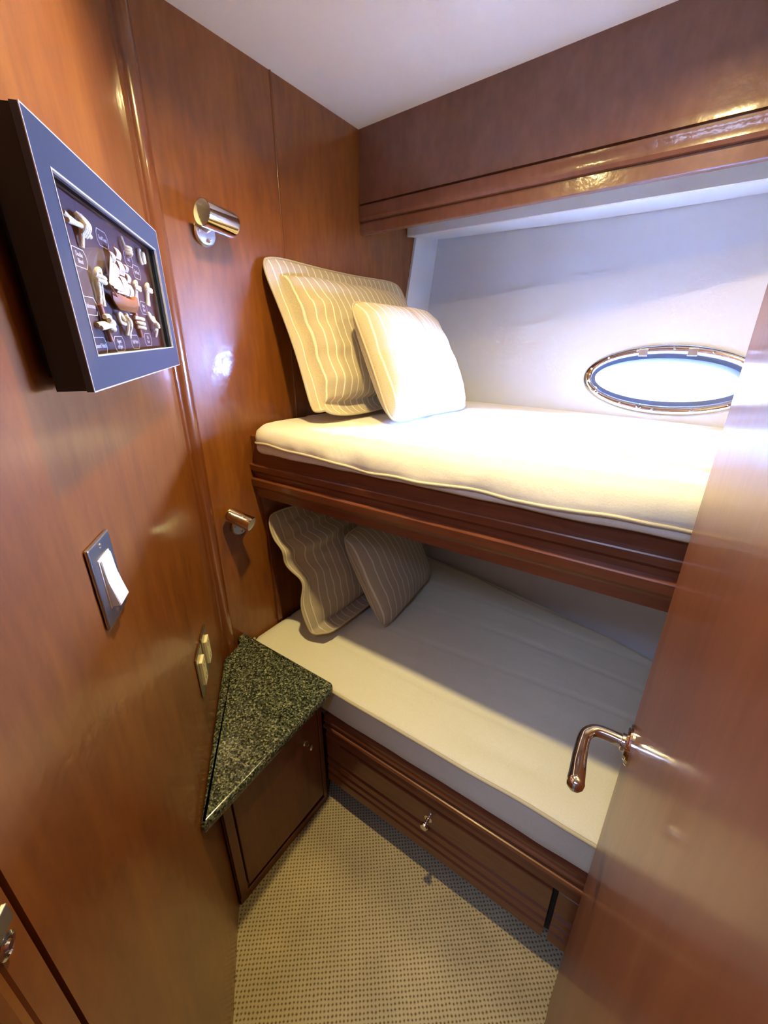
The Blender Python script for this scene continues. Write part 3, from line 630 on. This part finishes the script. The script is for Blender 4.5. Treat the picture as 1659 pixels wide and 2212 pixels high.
# ------------------------------------------------------------------ reading lamps on the head wall
def reading_lamp(label, base, cen, axis, length, rad, lit):
    t = thing('reading_lamp', label, 'wall lamp', base, 'chrome reading lamps')
    b0 = Vector(base); bm = B(); lathe(bm, [(0, 0), (0.030, 0), (0.030, 0.006), (0.027, 0.010), (0, 0.011)], b0, (1, 0, 0), 40); pl = link('wall_plate', bm, 'satin', t, smooth=30)
    bm = B(); lathe(bm, [(0, 0.010), (0.0055, 0.010), (0.0055, 0.013), (0.0035, 0.0175), (0, 0.018)], b0 + Vector((0, 0.004, -0.017)), (1, 0, 0), 20); link('switch_button', bm, 'chrome', pl, smooth=30)
    bm = B(); lathe(bm, [(0, 0.010), (0.0035, 0.010), (0.0030, 0.0125), (0, 0.0128)], b0 + Vector((0, -0.019, 0.003)), (1, 0, 0), 14); link('screw', bm, 'satin', pl, smooth=30)
    c = Vector(cen); ax = Vector(axis).normalized()
    bm = B(); tube(bm, [b0 + Vector((0.008, 0.002, 0.006)), b0 + (c - b0) * 0.55 + Vector((0.002, 0, 0)), c], 0.0065, 14); link('arm', bm, 'satin', t, smooth=40)
    L2 = length / 2; r = rad
    bm = B(); lathe(bm, [(r - 0.0015, L2 - 0.0), (r, L2), (r, -L2 + 0.012), (r * 0.95, -L2 + 0.006), (r * 0.80, -L2 + 0.0015), (r * 0.6, -L2), (0, -L2), ], c, ax, 44)
    sh = link('shade', bm, 'chrome', t, smooth=35)
    if lit:
        bm = B(); lathe(bm, [(r - 0.0014, L2), (r - 0.0016, L2 - 0.05), (0.010, L2 - 0.062), (0, L2 - 0.062)], c, ax, 40); link('reflector', bm, 'plastic', sh, smooth=30)
        bm = B(); lathe(bm, [(0.008, L2 - 0.060), (0.009, L2 - 0.045), (0.006, L2 - 0.037), (0, L2 - 0.035)], c, ax, 20); link('bulb', bm, 'satin', sh, smooth=30)
    else:
        bm = B(); lathe(bm, [(r - 0.0014, L2 - 0.001), (r - 0.0016, L2 - 0.004), (0, L2 - 0.003)], c, ax, 40); link('lens', bm, 'plastic', sh, smooth=30)
    return t
reading_lamp('chrome cylinder reading lamp below the ceiling on wood wall, above the upper pillows', (HW + 0.0005, 0.757, 1.780), (HW + 0.062, 0.762, 1.803), (0.12, -0.985, 0.08), 0.100, 0.029, True)
reading_lamp('chrome cylinder reading lamp beside the lower bunk pillows', (HW + 0.0005, 0.735, 0.967), (HW + 0.052, 0.708, 1.012), (0.86, 0.35, -0.36), 0.085, 0.0235, False)

# ------------------------------------------------------------------ switch and sockets on the left wall
def wall_mtx(s, z, off=0.0, tilt=0.0):
    p = lw(s, off, z); m_ = Matrix(((-D.x, N.x, 0, p.x), (-D.y, N.y, 0, p.y), (0, 0, 1, p.z), (0, 0, 0, 1)))      # local x = right, y = out, z = up
    return m_ @ Matrix.Rotation(tilt, 4, 'Y')
sw = thing('light_switch', 'brushed metal plate with white rocker switch on left wood wall', 'light switch', mtx=wall_mtx(0.690, 1.222, 0.0005))
def lbox(parent, name, lo, hi, mt_, bev=0.0, mtx=None, label=None):
    bm = B(); vs = box(bm, lo, hi, bev)
    if mtx is not None: bm.transform(mtx)
    bm.transform(wm(parent) if False else Matrix.Identity(4))
    me = bpy.data.meshes.new(name); bmesh.ops.recalc_face_normals(bm, faces=bm.faces); bm.to_mesh(me); bm.free(); me.materials.append(M[mt_])
    o = bpy.data.objects.new(name, me); COL.objects.link(o); o.parent = parent
    if label: o['label'] = label
    return o
def local(name, bm, mt_, parent, smooth=False):
    bm.transform(wm(parent)); return link(name, bm, mt_, parent, smooth)
lbox(sw, 'wall_plate', (-0.035, 0, -0.057), (0.035, 0.005, 0.057), 'brushed', 0.0022)
bm = B(); pts = [Vector((-0.0165, y, z)) for y, z in ((0.004, -0.033), (0.017, -0.033), (0.010, 0.002), (0.0085, 0.033), (0.004, 0.033))]; poly_prism(bm, pts, (0.033, 0, 0)); bmesh.ops.bevel(bm, geom=list(bm.edges), offset=0.0008, segments=2, affect='EDGES')
local('rocker', bm, 'plastic', sw)
lbox(sw, 'rocker_frame', (-0.0185, 0.004, -0.035), (0.0185, 0.0062, 0.035), 'plastic', 0.0005)
for z in (0.048, -0.048):
    bm = B(); lathe(bm, [(0, 0.0045), (0.0034, 0.0045), (0.0028, 0.0062), (0, 0.0064)], (0, 0, z), (0, 1, 0), 14); local('screw', bm, 'satin', sw, 30)
for s0, lab in ((0.357, 'brass-toned outlet plate over the counter, nearer the light switch'), (0.279, 'brass-toned outlet plate over the counter, nearer the corner post')):
    ot = thing('wall_outlet', lab, 'outlet', mtx=wall_mtx(s0, 0.772, 0.0005), group='outlets over the counter')
    lbox(ot, 'wall_plate', (-0.0335, 0, -0.057), (0.0335, 0.0045, 0.057), 'brushed', 0.002)
    lbox(ot, 'receptacle', (-0.0165, 0.004, -0.034), (0.0165, 0.0115, 0.034), 'ivory', 0.0012)
    for dz in (0.018, -0.018):
        for dx in (-0.006, 0.006): lbox(ot, 'slot', (dx - 0.001, 0.0112, dz - 0.004), (dx + 0.001, 0.0118, dz + 0.004), 'dark')

# ------------------------------------------------------------------ knot display shadow box
SBm = wall_mtx(0.4675, 1.585, 0.004, math.radians(-1.6))
sb = thing('shadow_box', 'dark framed shadow box of sailor knots and a model ship on left wall', 'shadow box', mtx=SBm)
FW, FH, BW, TH = 0.245, 0.120, 0.036, 0.046
def ring_prism(bm, w, h, bw, y0, y1):
    o_ = [(-w, -h), (w, -h), (w, h), (-w, h)]; i_ = [(-w + bw, -h + bw), (w - bw, -h + bw), (w - bw, h - bw), (-w + bw, h - bw)]
    V = [[bm.verts.new((x, y, z)) for x, z in L] for y in (y0, y1) for L in (o_, i_)]
    for k in range(4):
        k2 = (k + 1) % 4
        bm.faces.new((V[0][k], V[0][k2], V[1][k2], V[1][k])); bm.faces.new((V[2][k], V[2][k2], V[3][k2], V[3][k]))
        bm.faces.new((V[0][k], V[0][k2], V[2][k2], V[2][k])); bm.faces.new((V[1][k], V[1][k2], V[3][k2], V[3][k]))
bm = B(); ring_prism(bm, FW, FH, BW, TH - 0.0075, TH - 0.0005); fr_ = local('frame', bm, 'frame_sheen', sb)
bm = B(); ring_prism(bm, FW + 0.0006, FH + 0.0006, 0.0014, TH - 0.0009, TH); local('frame_edge', bm, 'silver', fr_)
bm = B(); ring_prism(bm, FW - BW + 0.0014, FH - BW + 0.0014, 0.0018, TH - 0.003, TH + 0.0001); local('inner_lip', bm, 'silver', fr_)
bm = B(); ring_prism(bm, FW - 0.001, FH - 0.001, 0.012, 0.010, TH - 0.008); local('box_side', bm, 'black', sb)
bm = B(); ring_prism(bm, FW - 0.018, FH - 0.014, 0.012, 0.0, 0.012); local('box_foot', bm, 'black', sb)
lbox(sb, 'backing', (-FW + 0.012, 0.012, -FH + 0.012), (FW - 0.012, 0.022, FH - 0.012), 'maroon')
bm = B(); vs = [bm.verts.new((x, TH - 0.008, z)) for x, z in ((-FW + BW, -FH + BW), (FW - BW, -FH + BW), (FW - BW, FH - BW), (-FW + BW, FH - BW))]; bm.faces.new(vs); local('glass_front', bm, 'glass', sb)
Y0 = 0.0225
def rope(pts, r=0.0032):
    bm = B()
    for L in pts: tube(bm, catmull([(x, Y0 + 0.003 + y, z) for x, y, z in L], 6), r, 8)
    local('rope_knot', bm, 'rope', sb, 50)
def knot_loops(cx, cz, s, kind):
    L = []
    if kind == 'long':      # double fisherman style knot with ends
        L.append([(cx - s * 2.2, 0, cz + s * .25), (cx - s * .6, .001, cz), (cx + s * .3, .004, cz + s * .1), (cx + s * 1.6, .001, cz + s * .3)])
        L.append([(cx - s * 2.1, .002, cz - s * .15), (cx - s * .5, .005, cz - s * .1), (cx + s * .5, .002, cz - s * .2), (cx + s * 1.6, .001, cz - s * .35)])
        for k in range(3): L.append([(cx - s * .45 + k * s * .35, .002, cz + s * .6), (cx - s * .25 + k * s * .3, .009, cz), (cx - s * .3 + k * s * .35, .002, cz - s * .6)])
        L.append([(cx - s * .2, .004, cz), (cx - s * .3, .002, cz - s * .8), (cx - s * .35, 0, cz - s * 1.3)])
    elif kind == 'bight':   # two long parts hanging from a bent head
        L.append([(cx - s * .35, 0, cz - s * 1.6), (cx - s * .35, .003, cz - s * .4), (cx - s * .45, .004, cz + s * .4), (cx, .006, cz + s * .7), (cx + s * .4, .004, cz + s * .3), (cx + s * .25, .002, cz - s * .5), (cx + s * .35, 0, cz - s * 1.7)])
        L.append([(cx - s * .6, .004, cz + s * .3), (cx, .010, cz + s * .1), (cx + s * .5, .005, cz + s * .25)])
        L.append([(cx - s * .5, .004, cz), (cx, .010, cz - s * .15), (cx + s * .5, .004, cz)])
    elif kind == 'ring':
        L.append([(cx + s * math.cos(a) * .6, .002, cz + s * math.sin(a) * .8) for a in [k * math.pi / 5 for k in range(11)]])
        L.append([(cx + s * .25 + s * math.cos(a) * .35, .006, cz - s * .1 + s * math.sin(a) * .55) for a in [k * math.pi / 4 for k in range(9)]])
    elif kind == 'ball':
        L.append([(cx + s * .1, 0, cz + s * 1.6), (cx, .002, cz + s * .8), (cx + s * .1, .004, cz + s * .2)])
        for k in range(3): L.append([(cx - s * .5 + k * s * .1, .003, cz + s * .3 - k * s * .4), (cx, .011, cz + s * .1 - k * s * .35), (cx + s * .6 + k * s * .05, .003, cz - k * s * .45)])
    elif kind == 'hitch':
        L.append([(cx - s * 1.6, 0, cz - s * .1), (cx - s * .4, .004, cz), (cx + s * .6, .008, cz - s * .4), (cx + s * 1.0, .004, cz + s * .1), (cx + s * .6, .005, cz + s * .6), (cx - s * .3, .004, cz + s * .55)])
        L.append([(cx - s * .2, .008, cz + s * .3), (cx + s * .6, .009, cz + s * .1), (cx + s * .8, .004, cz - s * .4), (cx + s * .2, .006, cz - s * .5)])
        L.append([(cx - s * 1.5, .003, cz - s * .3), (cx - s * .3, .007, cz - s * .15), (cx + s * .5, .009, cz)])
    elif kind == 'bow':
        for sx in (-1, 1): L.append([(cx, .006, cz), (cx + sx * s * .7, .004, cz + s * .7), (cx + sx * s * 1.1, .003, cz + s * .6), (cx + sx * s * .9, .003, cz + s * .1), (cx, .006, cz - s * .1)])
        L.append([(cx - s * .3, .008, cz + s * .6), (cx, .012, cz), (cx + s * .1, .005, cz - s * .9)])
        L.append([(cx, .01, cz + s * .1), (cx + s * .7, .004, cz - s * .5), (cx + s * 1.3, .001, cz - s * .9)])
        L.append([(cx, .007, cz), (cx + s * .6, .003, cz - s * .7), (cx + s * 1.1, .001, cz - s * 1.1)])
        L.append([(cx - s * .1, .01, cz + s * .2), (cx - s * .15, .004, cz - s * .9)])
    elif kind == 'coil':
        for k in range(3): L.append([(cx - s * .9 + .2 * s * k, .002, cz + s * .5 - k * s * .45), (cx, .011, cz + s * .35 - k * s * .45), (cx + s * .8 - .1 * s * k, .004, cz + s * .3 - k * s * .45)])
    elif kind == 'loop':
        L.append([(cx - s * .7, .001, cz + s * 1.2), (cx - s * .5, .003, cz + s * .5), (cx, .008, cz), (cx + s * .4, .006, cz - s * .6), (cx + s * .3, .002, cz - s * 1.3)])
        L.append([(cx, .008, cz + s * .1), (cx + s * .5, .004, cz + s * .7), (cx + s * 1.0, .003, cz + s * .4), (cx + s * .8, .003, cz - s * .1), (cx, .009, cz)])
        L.append([(cx - s * .2, .005, cz + s * .5), (cx, .012, cz - s * .1), (cx + s * .4, .006, cz - s * .3), (cx, .004, cz - s * .7)])
        L.append([(cx - s * .4, .001, cz + s * 1.1), (cx - s * .2, .006, cz + s * .3), (cx + s * .1, .012, cz - s * .4)])
    return L
for cx, cz, s, k, r in ((-0.106, 0.058, 0.021, 'long', 0.0036), (0.069, 0.062, 0.012, 'ball', 0.0030), (0.166, 0.066, 0.015, 'ring', 0.0032), (-0.090, 0.002, 0.020, 'bight', 0.0037), (0.082, 0.008, 0.017, 'bight', 0.0032), (0.160, 0.012, 0.017, 'bight', 0.0034),
                     (-0.100, -0.050, 0.018, 'hitch', 0.0038), (-0.020, -0.047, 0.020, 'bow', 0.0030), (0.058, -0.044, 0.017, 'coil', 0.0034), (0.155, -0.044, 0.019, 'loop', 0.0034)):
    rope(knot_loops(cx, cz, s * 0.88, k), r * 0.82)
for cx, cz in ((-0.096, -0.050), (0.060, -0.045)):
    bm = B(); tube(bm, [(cx - 0.005, Y0 + 0.004, cz + 0.023), (cx + 0.006, Y0 + 0.004, cz - 0.021)], 0.0034, 10); local('wooden_dowel', bm, 'ship', sb, 40)
# name plaques: printed frames with lettering
def text_mesh(txt, size):
    cu = bpy.data.curves.new('t', 'FONT'); cu.body = txt; cu.size = size; cu.align_x = 'CENTER'; cu.align_y = 'CENTER'; cu.extrude = 0.0001
    ob = bpy.data.objects.new('t', cu); COL.objects.link(ob); dg = bpy.context.evaluated_depsgraph_get(); me = bpy.data.meshes.new_from_object(ob.evaluated_get(dg)); bpy.data.objects.remove(ob); return me
for cx, cz, txt in ((-0.120, 0.022, 'Double\nBlend'), (-0.015, 0.060, 'Reef Knot'), (0.137, 0.038, 'Eye Knot'), (-0.124, -0.030, 'Fisherman'), (0.055, -0.022, 'Bowline'), (0.136, -0.018, 'Sheet\nBend'),
                    (-0.122, -0.076, 'Round Hitch'), (-0.044, -0.075, 'Figure\nof Eight'), (0.038, -0.073, 'Half Hitch'), (0.122, -0.070, 'Slip\nKnot'), (0.100, 0.052, 'Lark')):
    bm = B(); w, h, c_, tk = 0.0225, 0.0105, 0.006, 0.0008
    def octo(w, h, c_): return [(-w + c_, -h), (w - c_, -h), (w, -h + c_), (w, h - c_), (w - c_, h), (-w + c_, h), (-w, h - c_), (-w, -h + c_)]
    a = [bm.verts.new((cx + x, Y0 + 0.0002, cz + z)) for x, z in octo(w, h, c_)]; b_ = [bm.verts.new((cx + x, Y0 + 0.0002, cz + z)) for x, z in octo(w - tk, h - tk, c_ - tk * .4)]
    for k in range(8): bm.faces.new((a[k], a[(k + 1) % 8], b_[(k + 1) % 8], b_[k]))
    r_ = bmesh.ops.extrude_face_region(bm, geom=list(bm.faces)); [setattr(v, 'co', v.co + Vector((0, 0.0003, 0))) for v in r_['geom'] if isinstance(v, bmesh.types.BMVert)]
    me = text_mesh(txt, 0.0072 if '\n' in txt else 0.0078); bm2 = B(); bm2.from_mesh(me)
    bm2.transform(Matrix.Translation((cx, Y0 + 0.0005, cz)) @ Matrix(((1, 0, 0, 0), (0, 0, 1, 0), (0, 1, 0, 0), (0, 0, 0, 1)))); me2 = bpy.data.meshes.new('x'); bm2.to_mesh(me2); bm2.free(); bm.from_mesh(me2)
    local('name_plaque', bm, 'ink', sb)
# model ship (bow towards the left)
def ship_z(t_): return 0.0
bm = B(); rows = []; L0, L1 = -0.058, 0.044
for k in range(15):
    t_ = k / 14; x = L0 + (L1 - L0) * t_; wid = 0.0075 * (1 - (1 - min(1, t_ / 0.35)) ** 2) * (1 - 0.25 * max(0, (t_ - .8) / .2)) + 0.0008
    zt = -0.014 + 0.006 * (1 - t_ * 1.6) ** 2 * (1 if t_ < .62 else .0) + (0.006 if t_ > 0.78 else 0); zb = -0.030 + 0.012 * (1 - min(1, t_ / .3)) ** 2; yc = 0.009
    rows.append([bm.verts.new((x, Y0 + yc + q * wid, zb + (zt - zb) * h)) for q, h in ((-1, 1), (-0.95, .5), (-0.5, .12), (0, 0), (0.5, .12), (0.95, .5), (1, 1), (0, 0.93))])
for A_, B_ in zip(rows, rows[1:]):
    for j in range(8): bm.faces.new((A_[j], A_[(j + 1) % 8], B_[(j + 1) % 8], B_[j]))
bm.faces.new(rows[0]); bm.faces.new(list(reversed(rows[-1])))
ms = local('model_ship', bm, 'ship', sb, 40)
MX = (-0.032, -0.004, 0.024)
for x, zt in zip(MX, (0.046, 0.056, 0.036)):
    bm = B(); tube(bm, [(x, Y0 + 0.010, -0.018), (x, Y0 + 0.010, zt)], 0.0011, 8); local('mast', bm, 'ship', ms, 40)
bm = B(); tube(bm, [(-0.052, Y0 + 0.013, -0.014), (-0.074, Y0 + 0.013, 0.000)], 0.0009, 8); local('bowsprit', bm, 'ship', ms, 40)
def sail(x, z, w, h):
    bm = B(); g = [[bm.verts.new((x + (i / 10 - .5) * w * (1 + .12 * (1 - j / 8)), Y0 + 0.011 + 0.0045 * math.sin(math.pi * (j / 8) * 0.9 + .2) * (1 - .3 * (2 * i / 10 - 1) ** 2) + .0006 * math.cos(i * 2.4), z + (j / 8 - .5) * h)) for i in range(11)] for j in range(9)]
    for j in range(8):
        for i in range(10): bm.faces.new((g[j][i], g[j][i + 1], g[j + 1][i + 1], g[j + 1][i]))
    bmesh.ops.solidify(bm, geom=list(bm.faces), thickness=0.0006); local('sail', bm, 'sail', ms, True)
for x, z, w, h in ((-0.030, 0.002, 0.026, 0.020), (-0.031, 0.022, 0.022, 0.016), (-0.032, 0.037, 0.017, 0.012), (-0.002, 0.004, 0.030, 0.024), (-0.003, 0.027, 0.026, 0.018), (-0.004, 0.045, 0.021, 0.014), (0.025, 0.000, 0.020, 0.018), (0.024, 0.017, 0.018, 0.013), (0.024, 0.030, 0.014, 0.010)): sail(x, z, w, h)
for pts in (((-0.072, 0.0, 0.0), (-0.038, 0, 0.040), (-0.046, 0.003, -0.004)), ((-0.062, 0.002, -0.004), (-0.037, 0.002, 0.03), (-0.040, 0.004, -0.006))):
    bm = B(); poly_prism(bm, [Vector((x, Y0 + 0.012 + y, z)) for x, y, z in pts], (0, 0.0007, 0)); local('jib_sail', bm, 'sail', ms)

# ------------------------------------------------------------------ ceiling downlights (above the picture)
for k, (x, y, pw) in enumerate(LIGHTS):
    z = ceil_z(x)
    t = thing('ceiling_downlight', 'round recessed ceiling downlight ' + ('nearer the head wall' if k == 0 else 'nearer the door'), 'ceiling light', (x, y, z), 'ceiling downlights')
    bm = B(); lathe(bm, [(0.034, -0.0005), (0.050, -0.0005), (0.050, -0.004), (0.044, -0.008), (0.034, -0.006)], (x, y, z), (0, 0, 1), 40); 
    bm.free(); bm = B(); lathe(bm, [(0.034, 0.0), (0.050, 0.0), (0.049, 0.004), (0.044, 0.007), (0.036, 0.006), (0.034, 0.0)], (x, y, z - 0.0005), (0, 0, -1), 40); link('trim_ring', bm, 'chrome', t, smooth=35)
    bm = B(); lathe(bm, [(0.0, 0.002), (0.033, 0.002), (0.033, 0.0), (0.0, 0.0)], (x, y, z - 0.0005), (0, 0, -1), 32); link('lens', bm, 'lens', t, smooth=30)
    lo = area('downlight_lamp', (x, y, z - 0.012), (x, y, 0), pw, WARM, 0.06, spread=150); lo.parent = t; lo.matrix_parent_inverse = t.matrix_basis.inverted()
